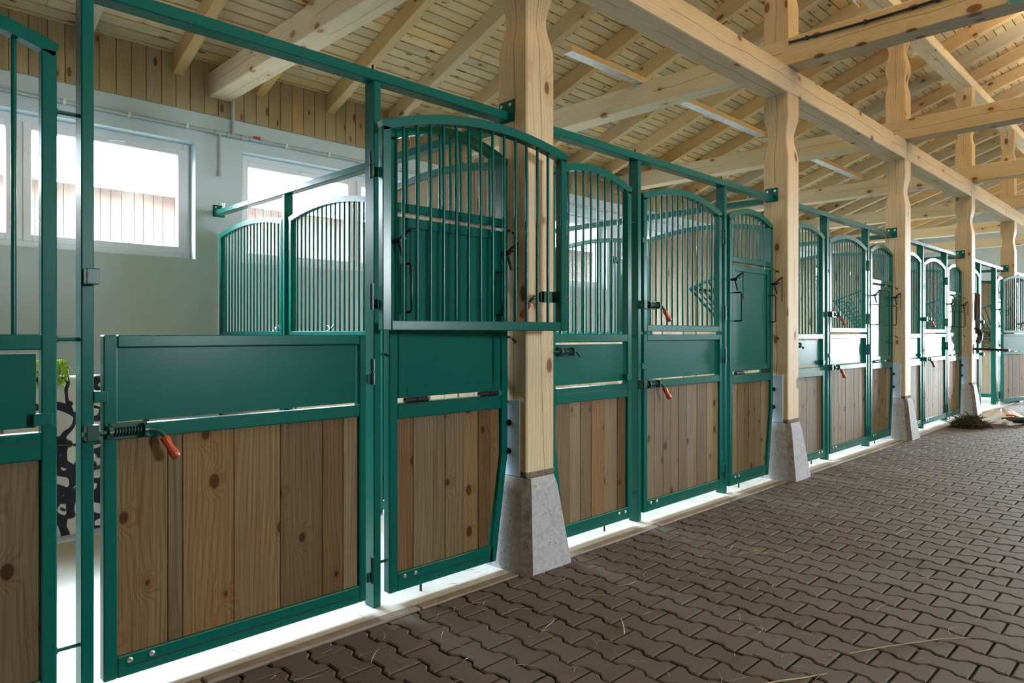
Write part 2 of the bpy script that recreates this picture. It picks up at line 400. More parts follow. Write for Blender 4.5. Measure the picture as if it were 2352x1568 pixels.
# ------------------------------------------------------------------ walls and windows
WZ0, WZ1 = 2.045, 3.21
mb = MB()
mb.box(WX - 0.3, WX, YS, YE, -0.1, WZ0, r=0.1); mb.box(WX - 0.3, WX, YS, YE, WZ1, 3.53, r=0.1)
wins = [(C0 + P * (j - 1) + 0.235, C0 + P * j - 0.235) for j in range(-1, 7)]
edges = [YS] + [e for w in wins for e in w] + [YE]
edges = [e for e in edges if YS <= e <= YE]
wins = [w for w in wins if w[0] > YS and w[1] < YE]
ys = [YS] + [e for w in wins for e in w] + [YE]
for a, b_ in zip(ys[0::2], ys[1::2]): mb.box(WX - 0.3, WX, a, b_, WZ0, WZ1, r=0.1)
struct(mb.build('wall_left', 'wall'))
mb = MB(); y = YS
while y < YE:
    w = 0.134 + random.uniform(-.006, .006)
    mb.box(WX - 0.02, WX + 0.018, y + .002, y + w - .002, 3.515, 4.16, bev=0.004); y += w
struct(mb.build('trim_2', 'clad'))
mb = MB(); mb.box(WX - 0.3, WX - 0.02, YS, YE, 3.53, 4.1); struct(mb.build('trim_3', 'clad'))

def window(n, y0, y1):
    org = (WX - 0.2, (y0 + y1) / 2, WZ0); ym = (y0 + y1) / 2
    x0, x1 = WX - 0.21, WX - 0.14
    f = MB(); t = 0.07
    f.box(x0, x1, y0, y0 + t, WZ0, WZ1, .006); f.box(x0, x1, y1 - t, y1, WZ0, WZ1, .006)
    f.box(x0, x1, y0 + t, y1 - t, WZ0, WZ0 + t, .006); f.box(x0, x1, y0 + t, y1 - t, WZ1 - t, WZ1, .006)
    f.box(x0, x1, ym - .04, ym + .04, WZ0 + t, WZ1 - t, .006)
    fr = f.build('window_%d' % n, 'pvc', None, org); struct(fr)
    for (a, b_) in ((y0 + t - .01, ym - .03), (ym + .03, y1 - t + .01)):
        s_ = MB(); q = 0.065; X0, X1 = x0 + .01, x1 + .018; z0, z1 = WZ0 + t - .01, WZ1 - t + .01
        s_.box(X0, X1, a, a + q, z0, z1, .006); s_.box(X0, X1, b_ - q, b_, z0, z1, .006)
        s_.box(X0, X1, a + q, b_ - q, z0, z0 + q, .006); s_.box(X0, X1, a + q, b_ - q, z1 - q, z1, .006)
        so = s_.build('sash', 'pvc', fr, org)
        p = MB(); p.box(x0 + .03, x0 + .036, a + q - .005, b_ - q + .005, z0 + q - .005, z1 - q + .005); p.build('pane', 'glass', so, org)
        h = MB(); yc = (a + b_) / 2
        h.box(X1, X1 + .012, yc - .03, yc + .03, z1 - .05, z1 - .02, .003); h.tube([(X1 + .012, yc, z1 - .035), (X1 + .04, yc, z1 - .035), (X1 + .042, yc + .12, z1 - .03)], .009, 8)
        h.build('window_handle', 'pvc', so, org)
for n, (a, b_) in enumerate(wins): window(n + 1, a, b_)

roofz = lambda x: 4.03 + SL * (x - WX)
mb = MB(); zr = roofz(RIDGE) + 0.05
mb.box(WX - .3, 0.6, YE, YE + .3, -.1, 3.3); mb.box(4.4, XR + .3, YE, YE + .3, -.1, 3.3); mb.prism([(WX - .3, 3.3), (XR + .3, 3.3), (XR + .3, 4.0), (RIDGE, zr), (WX - .3, 4.0)], 1, YE, YE + .3); struct(mb.build('wall_end', 'wall'))
mb = MB()   # near gable with its wide doorway
mb.box(WX - .3, XR + .3, YS - .3, YS, -.1, 3.4); mb.prism([(WX - .3, 3.4), (XR + .3, 3.4), (XR + .3, 4.0), (RIDGE, zr), (WX - .3, 4.0)], 1, YS - .3, YS)
struct(mb.build('wall_near', 'darkboard'))
mb = MB()
mb.box(XR, XR + .3, YS, YE, -.1, WZ0); mb.box(XR, XR + .3, YS, YE, WZ1, 4.05)
rw = [(w[0] + .9, w[1] - .9) for w in wins[2::4]]; rs = [YS] + [e for w in rw for e in w] + [YE]
for a, b_ in zip(rs[0::2], rs[1::2]): mb.box(XR, XR + .3, a, b_, WZ0, WZ1)
struct(mb.build('wall_right', 'darkboard'))

# roof boarding, laid along the aisle direction
ang = math.atan(SL); cs, sn = math.cos(ang), math.sin(ang)
RM = Matrix(((cs, 0, -sn, WX - .3), (0, 1, 0, 0), (sn, 0, cs, roofz(WX - .3)), (0, 0, 0, 1)))
mb = MB(); d = 0.0; slen = (RIDGE - WX + .3) / cs
while d < slen:
    w = 0.122; y = YS - random.uniform(0, 3.2)
    while y < YE:
        ln = random.choice((3.345, 4.18, 2.51)); mb.box(d + .0035, d + w - .0035, max(y, YS) + .001, min(y + ln, YE) - .001, 0, 0.022, bev=0.006, g=1, M=RM) if y + ln > YS else None
        y += ln
    d += w
struct(mb.build('ceiling', 'roof'))
mb = MB(); mb.box(0, slen + .05, YS - .3, YE + .3, 0.024, 0.06, M=RM, g=1)
RM2 = Matrix(((-cs, 0, sn, XR + .3), (0, 1, 0, 0), (sn, 0, cs, roofz(WX - .3)), (0, 0, 0, 1)))
mb.box(0, slen + .05, YS - .3, YE + .3, 0.0, 0.06, M=RM2, g=1); struct(mb.build('ceiling', 'roof'))

# ------------------------------------------------------------------ timber frame
def post_mesh(cx, cy, hw, prof, ch=0.008):
    mb = MB(); rings = []; r = random.random()
    for z, dd in prof:
        h = hw - dd; n0 = len(mb.v)
        mb.v += [Vector((cx + x, cy + y, z)) for x, y in ((-h + ch, -h), (h - ch, -h), (h, -h + ch), (h, h - ch), (h - ch, h), (-h + ch, h), (-h, h - ch), (-h, -h + ch))]
        rings.append((n0, z))
    vs = [0, 2 * hw, 2 * hw + .01, 4 * hw, 4 * hw, 6 * hw, 6 * hw, 8 * hw]
    for (a, za), (b_, zb) in zip(rings, rings[1:]):
        for k in range(8):
            k2 = (k + 1) % 8
            v0, v1 = (0.0, 2 * hw) if k % 2 == 0 else (0.0, 0.011)
            rr = (r + k * 0.13) % 1
            mb.face([a + k, a + k2, b_ + k2, b_ + k], [(za, v0), (za, v1), (zb, v1), (zb, v0)], rr)
    mb.face([rings[0][0] + k for k in range(7, -1, -1)], [(k * .05, 0) for k in range(8)], r); mb.face([rings[-1][0] + k for k in range(8)], [(k * .05, 0) for k in range(8)], r)
    return mb
def neck(z0, z1, d): # carved waist
    return [(z0 + (z1 - z0) * t, d * (0.5 - 0.5 * math.cos(2 * math.pi * t))) for t in [i / 12 for i in range(13)]]
CX = 0.015
def make_column():
    org = (CX, C0, 0)
    root = thing('timber_column', org, 'nearest square timber column, on a concrete foot beside the open grille door', 'column', 'timber columns along the stall fronts')
    post_mesh(CX, C0, 0.114, [(0.53, 0)] + neck(2.87, 3.28, 0.03) + [(3.45, 0)]).build('post', 'postpine', root, org)
    # concrete foot: tapered block with rough chamfered corners
    mb = MB(); rings = []
    for z, h, c in ((-0.02, 0.208, 0.048), (0.06, 0.197, 0.046), (0.44, 0.145, 0.038), (0.50, 0.128, 0.034)):
        n0 = len(mb.v); rings.append(n0)
        mb.v += [Vector((CX + x, C0 + y, z)) for x, y in ((-h + c, -h), (h - c, -h), (h, -h + c), (h, h - c), (h - c, h), (-h + c, h), (-h, h - c), (-h, -h + c))]
    ch = MB(); ch.v = [v.copy() for v in mb.v]
    for a, b_ in zip(rings, rings[1:]):
        for k in range(8):
            q = [a + k, a + (k + 1) % 8, b_ + (k + 1) % 8, b_ + k]
            (ch if k % 2 else mb).face(q, [(0, 0)] * 4, 0.5)
    mb.face([rings[-1] + k for k in range(8)], [(0, 0)] * 8, .5)
    base = mb.build('concrete_base', 'conc', root, org)
    cc = ch.build('chipped_corner', 'concdark', base, org); cc['label'] = 'rough darker chamfered corner'
    pk = MB(); pk.box(CX - .118, CX + .118, C0 - .118, C0 + .118, .50, .535, .006); pk.build('packing', 'concdark', base, org)
    sh = MB(); sh.box(CX - .085, CX + .070, C0 - .1225, C0 - .114, .505, .93, .002); sh.box(CX - .085, CX + .07, C0 + .114, C0 + .1225, .505, .93, .002); sh.box(CX - .08, CX + .065, C0 - .12, C0 + .12, .503, .511)
    shoe = sh.build('steel_shoe', 'zinc', root, org); shoe['label'] = 'galvanised steel bracket with a blue sky reflection in its colour'
    for z in (.64, .80):
        b_ = MB(); b_.cyl((CX - .015, C0 - .1225, z), (CX - .015, C0 - .145, z), .011, 6); b_.cyl((CX - .015, C0 - .1225, z), (CX - .015, C0 - .127, z), .018, 12); b_.build('bolt', 'dark', shoe, org)
    return root
c0 = make_column()
for k in range(1, 7):
    repeat(c0, k, '%s square timber column from the camera, on a concrete foot' % ORD[k])

up0 = thing('upper_post', (CX, C0, 3.93), 'x', 'post', 'carved upper posts over the tie beams')
post_mesh(CX, C0, 0.114, [(3.93, 0)] + neck(4.26, 4.58, .024) + neck(4.62, 4.98, .03)[1:] + [(5.19, 0)]).build('post', 'postpine', up0, (CX, C0, 3.93))
up0['label'] = 'carved upper timber post standing over the nearest column, above the tie beam'
for k in range(1, 6): repeat(up0, k, 'carved upper timber post standing on the tie beam over the %s column' % ORD[k])

def tie(k):
    y = C0 + P * k; mb = MB(); mb.box(WX, XR, y - .113, y + .113, 3.69, 3.935, .007)
    lab = 'broad pale timber tie beam crossing the aisle over the %s column' % ORD[k]
    return tag(mb.build('tie_beam', 'pine', None, (0, y, 3.69)), lab, 'beam', 'tie beams across the barn')
for k in range(0, 7): tie(k)
for (a, b_, lab) in ((YS, C0 + 2 * P - .05, 'long timber beam lying on the nearest three columns, up to the joint over the third'), (C0 + 2 * P - .047, YE, 'far length of the column-top beam, beyond the joint over the third column')):
    mb = MB(); mb.box(-.10, .13, a, b_, 3.452, 3.688, .008)
    tag(mb.build('long_beam', 'pine', None, (0, a, 3.452)), lab, 'beam', 'long beam on the columns')
mb = MB(); mb.box(-.10, .13, YS, YE, 5.19, 5.335, .007); tag(mb.build('purlin', 'pine', None, (0, YS, 5.19)), 'high pale purlin under the rafters, carried by the carved upper posts', 'beam')

def rafter(n):
    y = C0 - 0.407 + 0.836 * n
    z = lambda x: 3.83 + SL * (x - WX)
    x0, x1 = WX + .0, RIDGE
    mb = MB(); L = (x1 - x0) / cs
    M = Matrix(((cs, 0, -sn, x0), (0, 1, 0, y), (sn, 0, cs, z(x0)), (0, 0, 0, 1)))
    mb.box(0, L, -.05, .05, 0, .199 * cs, .004, g=0, M=M)
    w = ['first', 'second', 'third', 'fourth']
    k, q = (n - 1) // 4, (n - 1) % 4
    if n < 1: lab = ['sloping rafter just left of the nearest tie beam', 'sloping rafter behind the green posts at the top left', 'outermost sloping rafter at the top left edge'][-n] if n > -3 else 'sloping rafter nearer than the left edge'
    elif k < 6: lab = '%s sloping pine rafter beyond the %s tie beam from the camera' % (w[q], ORD[k])
    else: lab = 'last sloping pine rafters against the far white gable'
    return tag(mb.build('rafter', 'rafter', None, (x0, y, z(x0))), lab, 'rafter', 'rafters of the roof')
for n in range(-3, 26): rafter(n)

# battens laid on top of the tie beams
for i, (a, b_) in enumerate(((4.95, 8.9), (9.0, 12.6))):
    org = (-1.47, a, 3.937)
    r_ = thing('roof_batten', org, ['brown batten with pale foil underside lying across the second tie beam, near length', 'further brown batten with pale foil underside across the third tie beam'][i], 'batten', 'foil-faced battens on the tie beams')
    mb = MB(); mb.box(-1.52, -1.42, a, b_, 3.943, 4.0, .003, g=1); mb.build('batten', 'rafter', r_, org)
    mb = MB(); mb.box(-1.522, -1.418, a - .002, b_ + .002, 3.937, 3.9425); mb.build('foil_strip', 'foil', r_, org)

# teal-lensed light fitting on the side of the second tie beam
org = (1.75, C0 + P - .17, 3.665); lf = thing('light_fitting', org, 'teal lens of a light fitting at the top right corner, on the second tie beam', 'light fitting')
mb = MB(); mb.box(1.75, 2.95, C0 + P - .20, C0 + P - .1135, 3.715, 3.765, .006); mb.build('housing', 'pvc', lf, org)
mb = MB(); mb.box(1.755, 2.945, C0 + P - .20, C0 + P - .12, 3.665, 3.7145, .012); mb.build('lens', 'teal', lf, org)
org = (-.103, 8.43, 5.17); pl_ = thing('paper_label', org, 'small white label with a dark bar code, stuck to the purlin at the top edge', 'label')
mb = MB(); mb.box(-.1035, -.1005, 8.33, 8.53, 5.09, 5.23); mb.build('paper', 'pvc', pl_, org)
mb = MB()
for i in range(9): mb.box(-.1042, -.1003, 8.44 + i * .009, 8.444 + i * .009, 5.105, 5.15, r=.5)
mb.build('bar_code', 'black', pl_, org)
# black cable clipped along the second tie beam
yT = C0 + P - .113
org = (.16, yT, 3.9)
cb = thing('electric_cable', org, 'black cable clipped along the side of the second tie beam', 'cable')
mb = MB(); mb.tube([(.14 + i * .3, yT - .0105, 3.885 - .012 * math.sin(i * .8) - .004 * i) for i in range(9)], .011, 8); mb.build('cable', 'black', cb, org)
for x in (.3, .78, 1.3, 1.85): 
    mb = MB(); zc = 3.885 - .012 * math.sin((x - .14) / .3 * .8) - .004 * (x - .14) / .3; mb.box(x - .012, x + .012, yT - .028, yT, zc - .017, zc + .017, .003); mb.build('clip', 'black', cb, org)

# ------------------------------------------------------------------ stall fronts
def arcpts(y0, y1, zc, zp, n=14):
    return [(y0 + (y1 - y0) * i / n, zc + (zp - zc) * (1 - (2 * i / n - 1) ** 2)) for i in range(n + 1)]
def archz(y, y0, y1, zc, zp): return zc + (zp - zc) * (1 - (2 * (y - y0) / (y1 - y0) - 1) ** 2)
T = 0.045; DX = 0.05
def F(mb, y0, y1, z0, z1, x0=-DX, x1=0.0, bev=.004): mb.box(x0, x1, y0, y1, z0, z1, bev)
def planks(y0, y1, z0, z1, wmin=.085, wmax=.15, x0=-.042, x1=-.018, left=None, right=None, ws=()):
    """boards between y0 and y1; left/right = (y at bottom) for tapered ends"""
    mb = MB(); y = y0; ws = list(ws)
    while y < y1 - .001:
        w = ws.pop(0) if ws else random.uniform(wmin, wmax)
        if y1 - (y + w) < .06: w = y1 - y
        a, b_ = y + .0012, y + w - .0012; dx = random.uniform(-.002, .002)
        if (left and a < left[0]) or (right and b_ > right[0]):
            zt = .63; poly = [(a, z0), (b_, z0), (b_, z1), (a, z1)]
            # keep the side of the taper line that lies inside the frame
            if right: fn = lambda p: (right[0] + (y1 - right[0]) * (p[1] - z0) / (zt - z0)) - p[0]
            else: fn = lambda p: p[0] - (left[0] + (y0 - left[0]) * (p[1] - z0) / (zt - z0))
            out = []
            for p, q in zip(poly, poly[1:] + poly[:1]):
                fp_, fq = fn(p), fn(q)
                if fp_ >= 0: out.append(p)
                if (fp_ >= 0) != (fq >= 0):
                    t = fp_ / (fp_ - fq); out.append((p[0] + (q[0] - p[0]) * t, p[1] + (q[1] - p[1]) * t))
            if len(out) > 2: mb.prism(out, 0, x0 + dx, x1 + dx)
        else: mb.box(x0 + dx, x1 + dx, a, b_, z0, z1, .0025)
        y += w
    return mb
def bars(root, org, y0, y1, n, zb, y0a, y1a, zc, zp, rad=.0082, x=-.025):
    for i in range(1, n + 1):
        y = y0 + (y1 - y0) * i / (n + 1); mb = MB()
        mb.cyl((x, y, zb - .004), (x, y, archz(y, y0a, y1a, zc, zp) - T / 2 + .006), rad, 10); mb.build('bar', 'green', root, org)
def screws(root, org, pts, x=0.0):
    for (y, z) in pts:
        mb = MB(); mb.tube([(x, y, z), (x + .003, y, z), (x + .006, y, z)], [.011, .011, .005], 10); mb.build('bolt', 'screw', root, org)
def slit(mb, y0, y1, z, x=0.0): mb.box(x - .001, x + .0006, y0, y1, z - .002, z + .002)
def spring_latch(parent, org, y, z, x=0.004, grip=True, keeper_y=None):
    b = MB(); b.box(x, x + .005, y + .005, y + .13, z - .03, z + .03, .002)
    for yy in (y, y + .115): b.tube([(x + .026, yy - .006, z), (x + .026, yy + .006, z)], .026, 14)
    b.box(x, x + .05, y + .108, y + .122, z - .02, z + .02, .002)
    lt = b.build('spring_bolt', 'dkgreen', parent, org)
    s = MB(); pts = [(x + .026 + .015 * math.cos(t * .9), y + .008 + t * .1 / 70, z + .015 * math.sin(t * .9)) for t in range(71)]
    s.tube(pts, .003, 5); s.build('spring', 'dkgreen', lt, org)
    r_ = MB(); r_.tube([(x + .026, y - .085, z), (x + .026, y + .125, z), (x + .028, y + .155, z - .004), (x + .032, y + .172, z - .016), (x + .038, y + .18, z - .034)], .0095, 9)
    r_.build('rod', 'dkgreen', lt, org)
    if grip:
        g = MB(); p0 = Vector((x + .038, y + .176, z - .03)); dr = Vector((.25, .42, -.87)).normalized()
        g.tube([p0 + dr * t for t in (0, .004, .02, .045, .07, .088, .095)], [.012, .0165, .0165, .0135, .018, .017, .008], 14); go = g.build('grip', 'orange', lt, org); go['label'] = 'orange plastic grip'
    return lt
def hinge(parent, org, y, z, x=.012, mat='dkgreen'):
    b = MB(); b.cyl((x, y, z - .06), (x, y, z - .003), .011, 10); b.cyl((x, y, z + .003), (x, y, z + .06), .011, 10); b.cyl((x, y, z - .003), (x, y, z + .003), .007, 8)
    b.box(x - .012, x - .002, y - .028, y, z - .055, z - .01, .002); b.build('hinge', mat, parent, org)
def connector(parent, org, y0, y1, z, x=-.03):
    b = MB(); b.cyl((x, y0, z), (x, y1, z), .007, 8); b.tube([(x, y0, z), (x, y0 + .008, z)], .013, 6); b.build('connector', 'green', parent, org)
def slitpart(root, org, segs):
    for (y0, y1, z) in segs: mb = MB(); slit(mb, y0, y1, z); mb.build('seam', 'black', root, org)

# fixed panel ---------------------------------------------------------
def make_fixed(ws=()):
    yl, yr = C0 - P + .225, A0 - .092; org = (0, (yl + yr) / 2, 0)
    root = thing('fixed_grille_panel', org, 'x', 'panel', 'fixed grille panels of the stall fronts')
    il, ir = yl + T, yr - T; zc, zp = 2.27, 2.355; zt = .63; lb = yl + .085
    mb = MB()
    F(mb, ir, yr, .045, zc)
    for x0_, x1_ in ((-DX, 0),):
        mb.prism([(lb, .045), (yl, zt), (yl, zc), (il, zc), (il, zt), (lb + T, .045)], 0, x0_, x1_)
    F(mb, lb + .02, ir, .045, .125); F(mb, il, ir, .872, .965); F(mb, il, ir, 1.245, 1.298)
    mb.sweep([(-DX / 2, y, z) for y, z in arcpts(yl, yr, zc, zp)], T / 2, DX / 2, (1, 0, 0))
    mb.build('frame', 'green', root, org)
    slitpart(root, org, [(lb + .08, ir - .02, .083), (il + .01, ir - .01, .93)])
    planks(il, ir, .12, .875, left=(lb + T, 0), ws=ws).build('board_panel', 'plank', root, org)
    f = MB(); f.box(-.028, -.022, il + .012, ir - .012, .982, 1.232); fl = f.build('flap', 'green', root, org)
    spring_latch(fl, org, il + .03, 1.19, x=-.018, grip=False)
    t = MB(); t.box(-.02, .012, ir - .025, ir + .03, .99, 1.03, .002); t.build('flap_clip', 'green', root, org)
    bars(root, org, il, ir, 9, 1.298, yl, yr, zc, zp)
    screws(root, org, [(ir - .03, .10), (ir - .10, .10)])
    for z in (.2, 1.28, 2.07): connector(root, org, yr, A0 - .0205, z, x=-.035)
    for z in (.95, 1.5): connector(root, org, C0 - P + .12, yl, z)
    p = MB(); p.cyl((-.03, ir - .22, 0), (-.03, ir - .22, .047), .006, 8); p.build('floor_pin', 'dark', root, org)
    return root
fp = make_fixed((.16, .20, .20)); fp['label'] = 'fixed grille panel at the left edge, left of the tall green post'
f1 = make_fixed(); f1.location.y += P; f1['label'] = 'fixed grille panel just behind the nearest timber column, with a spring bolt on its flap'
for j in range(2, 6): repeat(f1, j - 1, 'fixed grille panel just behind the %s timber column, with a spring bolt on its flap' % ORD[j - 1])

# posts --------------------------------------------------------------
def make_post(y, latch):
    org = (0, y, 0); root = thing('steel_post', org, 'x', 'post', 'green steel posts of the stall fronts')
    mb = MB(); mb.box(-.08, 0, y - .02, y + .02, 0, 2.498, .004); mb.build('upright', 'green', root, org)
    if latch:
        for z in (.952, 1.50):
            k = MB(); k.box(0, .046, y - .014, y - .009, z - .028, z + .028, .001); k.box(.04, .046, y - .014, y + .026, z - .028, z + .028, .001)
            k.box(0, .046, y - .014, y + .026, z + .023, z + .028, .001); k.box(0, .046, y - .014, y + .026, z - .028, z - .023, .001); k.build('bolt_keeper', 'dkgreen', root, org)
    return root
pa = make_post(A0, True); pa['label'] = 'tall green steel post at the left, with the bolt keepers of the nearest door'
pb = make_post(B0, False); pb['label'] = 'green steel post carrying the hinges of the nearest half door'
for j in range(1, 6):
    repeat(pa, j, 'green latch post left of the door opening of the %s stall from the camera' % ORD[j])
    if j < 5: repeat(pb, j, 'green hinge post right of the door opening of the %s stall from the camera' % ORD[j])

# lower half doors -----------------------------------------------------
DY0, DY1 = A0 + .050, B0 - .062
HX, HY = .035, B0 - .05
def make_lower(ws=()):
    y0, y1 = DY0, DY1; org = (HX, HY, 0); root = thing('lower_stall_door', org, 'x', 'stall door', 'lower half doors')
    mb = MB(); F(mb, y0, y0 + T, .05, 1.295); F(mb, y1 - T + .01, y1, .05, 1.295); F(mb, y0 + T, y1 - T + .01, .05, .128); F(mb, y0 + T, y1 - T + .01, .915, .968); F(mb, y0 + T, y1 - T + .01, 1.25, 1.295)
    mb.build('frame', 'green', root, org)
    slitpart(root, org, [(y0 + T + .03, y0 + .55, .085), (y0 + .555, y1 - T - .02, .085)])
    s = MB(); s.box(-.034, -.028, y0 + T - .006, y1 - T + .004, .978, 1.256); s.build('steel_sheet', 'green', root, org)
    planks(y0 + T - .004, y1 - T + .012, .122, .92, .10, .15, ws=ws).build('board_panel', 'plank', root, org)
    spring_latch(root, org, y0 + .012, .948)
    hinge(root, org, B0 - .035, 1.12); hinge(root, org, B0 - .035, .19)
    c = MB(); c.box(-.03, .008, y0 - .032, y0 + .012, 1.055, 1.095, .002); c.build('stop_clip', 'green', root, org)
    screws(root, org, [(y0 + .085, .108), (y0 + .16, .108)])
    return root
lo = make_lower((.18, .055, .20, .20, .20)); lo['label'] = 'largest closed half door in the foreground, knotty boards and an orange bolt grip'
LOW = {0: lo}; l1 = make_lower(); l1.location.y += P; l1['label'] = 'closed lower half door of the second stall from the camera, with an orange bolt grip'; LOW[1] = l1
for j in range(2, 5): LOW[j] = repeat(l1, j - 1, 'closed lower half door of the %s stall from the camera, with an orange bolt grip' % ORD[j])
# upper half doors -----------------------------------------------------
def make_upper():
    y0, y1 = DY0, DY1; org = (HX, HY, 1.315); root = thing('upper_stall_door', org, 'x', 'stall door', 'arched upper half doors')
    zc, zp = 2.255, 2.352; mb = MB()
    F(mb, y0, y0 + T, 1.315, zc); F(mb, y1 - T, y1, 1.315, zc); F(mb, y0 + T, y1 - T, 1.315, 1.362)
    mb.sweep([(-DX / 2, y, z) for y, z in arcpts(y0, y1, zc, zp, 12)], T / 2, DX / 2, (1, 0, 0)); mb.build('frame', 'green', root, org)
    bars(root, org, y0 + T, y1 - T, 13, 1.362, y0, y1, zc, zp)
    spring_latch(root, org, y0 + .012, 1.50)
    hinge(root, org, B0 - .035, 1.47); hinge(root, org, B0 - .035, 2.08)
    c = MB(); c.box(-.03, .008, y0 - .022, y0 + .012, 1.93, 1.97, .002); c.build('stop_clip', 'green', root, org)
    return root
up = make_upper(); up['label'] = 'arched grille half door swung wide open in front of the nearest timber column'
UPP = {0: up}
for j in range(1, 5): UPP[j] = repeat(up, j, 'closed arched grille half door of the %s stall from the camera' % ORD[j])
up.rotation_euler.z = math.radians(170.4)
for o in (UPP[4], LOW[4]): o.rotation_euler.z = math.radians(166)
LOW[4]['label'] = 'lower half door swung open at the far right edge, of the fifth stall'
UPP[4]['label'] = 'arched grille half door swung open at the far right edge, of the fifth stall'

# hatch panels ---------------------------------------------------------
def make_hatch():
    yl, yr = B0 + .068, C0 - .135; rb = yr - .09; zt = .63; org = (0, (yl + yr) / 2, 0)
    root = thing('hatch_panel', org, 'x', 'panel', 'hatch panels with steel feed doors')
    il, ir = yl + T + .005, yr - T; zc, zp = 2.255, 2.345; mb = MB()
    F(mb, yl, il, .045, zc); mb.prism([(rb, .045), (yr, zt), (yr, zc), (ir, zc), (ir, zt), (rb - T, .045)], 0, -DX, 0)
    F(mb, il, rb - .02, .045, .135); F(mb, il, ir, .884, .96); F(mb, il, ir, 1.895, 1.94)
    mb.sweep([(-DX / 2, y, z) for y, z in arcpts(yl, yr, zc, zp)], T / 2, DX / 2, (1, 0, 0)); mb.build('frame', 'green', root, org)
    slitpart(root, org, [(il + .03, rb - .07, .088), (il + .01, ir - .01, .947)])
    planks(il, ir, .13, .89, .07, .13, right=(rb - T, 0)).build('board_panel', 'plank', root, org)
    bars(root, org, il, ir, 9, 1.94, yl, yr, zc, zp)
    h = MB(); q = .05; a, b_ = il + .006, ir - .006; z0, z1 = .985, 1.872
    for (ya, yb, za, zb) in ((a, a + q, z0, z1), (b_ - q, b_, z0, z1), (a + q, b_ - q, z0, z0 + q), (a + q, b_ - q, z1 - q, z1)): h.box(-.03, -.004, ya, yb, za, zb, .003)
    h.box(-.02, -.014, a + q - .004, b_ - q + .004, z0 + q - .004, z1 - q + .004); hd = h.build('hatch_door', 'green', root, org)
    for y in (a + .028, b_ - .028):
        m = MB(); m.tube([(-.004, y, 1.64), (.052, y, 1.64), (.062, y, 1.63), (.062, y, 1.415), (.052, y, 1.405), (-.004, y, 1.405)], .006, 8); m.build('handle', 'dark', hd, org)
    for y in (a + .10, b_ - .10):
        m = MB(); m.cyl((.004, y - .07, .972), (.004, y - .003, .972), .014, 10); m.cyl((.004, y + .003, .972), (.004, y + .07, .972), .014, 10); m.build('hinge', 'dark', root, org)
    for y in (il - .02, ir + .012):
        m = MB(); m.cyl((-.004, y, 1.745), (.055, y, 1.745), .010, 8); m.tube([(.03, y, 1.745), (.05, y + .01, 1.77), (.085, y + .03, 1.80)], .0075, 8); m.tube([(.028, y + .004, 1.742), (.036, y + .012, 1.70), (.045, y + .018, 1.655)], .0075, 8)
        m.cyl((.02, y - .012, 1.755), (.075, y + .01, 1.755), .004, 6); lt = m.build('latch_lever', 'dark', root, org)
        ch = MB()
        for i in range(16):
            z = 1.795 - i * .0135; w = .004
            ang_ = (i % 2) * math.pi / 2; ux, uy = math.cos(ang_) * .0045, math.sin(ang_) * .0045
            ch.tube([(.085 + ux * math.cos(t), y + .03 + uy * math.cos(t), z + .0095 * math.sin(t)) for t in [k * math.pi / 4 for k in range(9)]], .0016, 4, cap=False)
        ch.build('chain', 'dark', lt, org)
    screws(root, org, [(il + .04, .112), (il + .105, .112)])
    for z in (.905, 1.27, 1.87): 
        m = MB(); m.tube([(-.02, yr - .002, z + .012), (.0, yr + .03, z + .01), (.045, C0 - .116, z - .018)], .007, 8); m.build('connector', 'dark', root, org)
    for z in (.2, 1.2): connector(root, org, B0 + .0205, yl, z, x=-.035)
    p = MB(); p.cyl((-.03, il + .16, 0), (-.03, il + .16, .047), .006, 8); p.build('floor_pin', 'dark', root, org)
    return root
hp = make_hatch(); hp['label'] = 'hatch panel left of the nearest column, largely behind the open grille door'
for j in range(1, 5): repeat(hp, j, 'narrow hatch panel with steel feed door, left of the %s timber column' % ORD[j])

# top rails ------------------------------------------------------------
def make_rail():
    y0, y1 = C0 - P + .115, C0 - .115; org = (0, (y0 + y1) / 2, 2.5); root = thing('top_rail', org, 'x', 'rail', 'green rails over the stall fronts')
    mb = MB(); mb.box(-.08, 0, y0 + .006, y1 - .006, 2.5, 2.55, .004); mb.build('tube', 'green', root, org)
    for y in (A0, B0): mb = MB(); mb.cyl((-.04, y, 2.55), (-.04, y, 2.585), .005, 6); mb.build('top_pin', 'dark', root, org)
    for y, d in ((y0, 1), (y1, -1)):
        mb = MB(); mb.box(-.085, .04, y, y + d * .006, 2.49, 2.615, .002); pl = mb.build('end_plate', 'green', root, org)
        for x in (-.055, .015):
            b_ = MB(); b_.cyl((x, y + d * .006, 2.585), (x, y + d * .016, 2.585), .011, 6); b_.build('bolt', 'screw', pl, org)
    return root
tr = make_rail(); tr['label'] = 'long green top rail ending on the nearest column'
for j in range(1, 7): repeat(tr, j, 'green top rail running from the %s to the %s column' % (ORD[j - 1], ORD[j]))

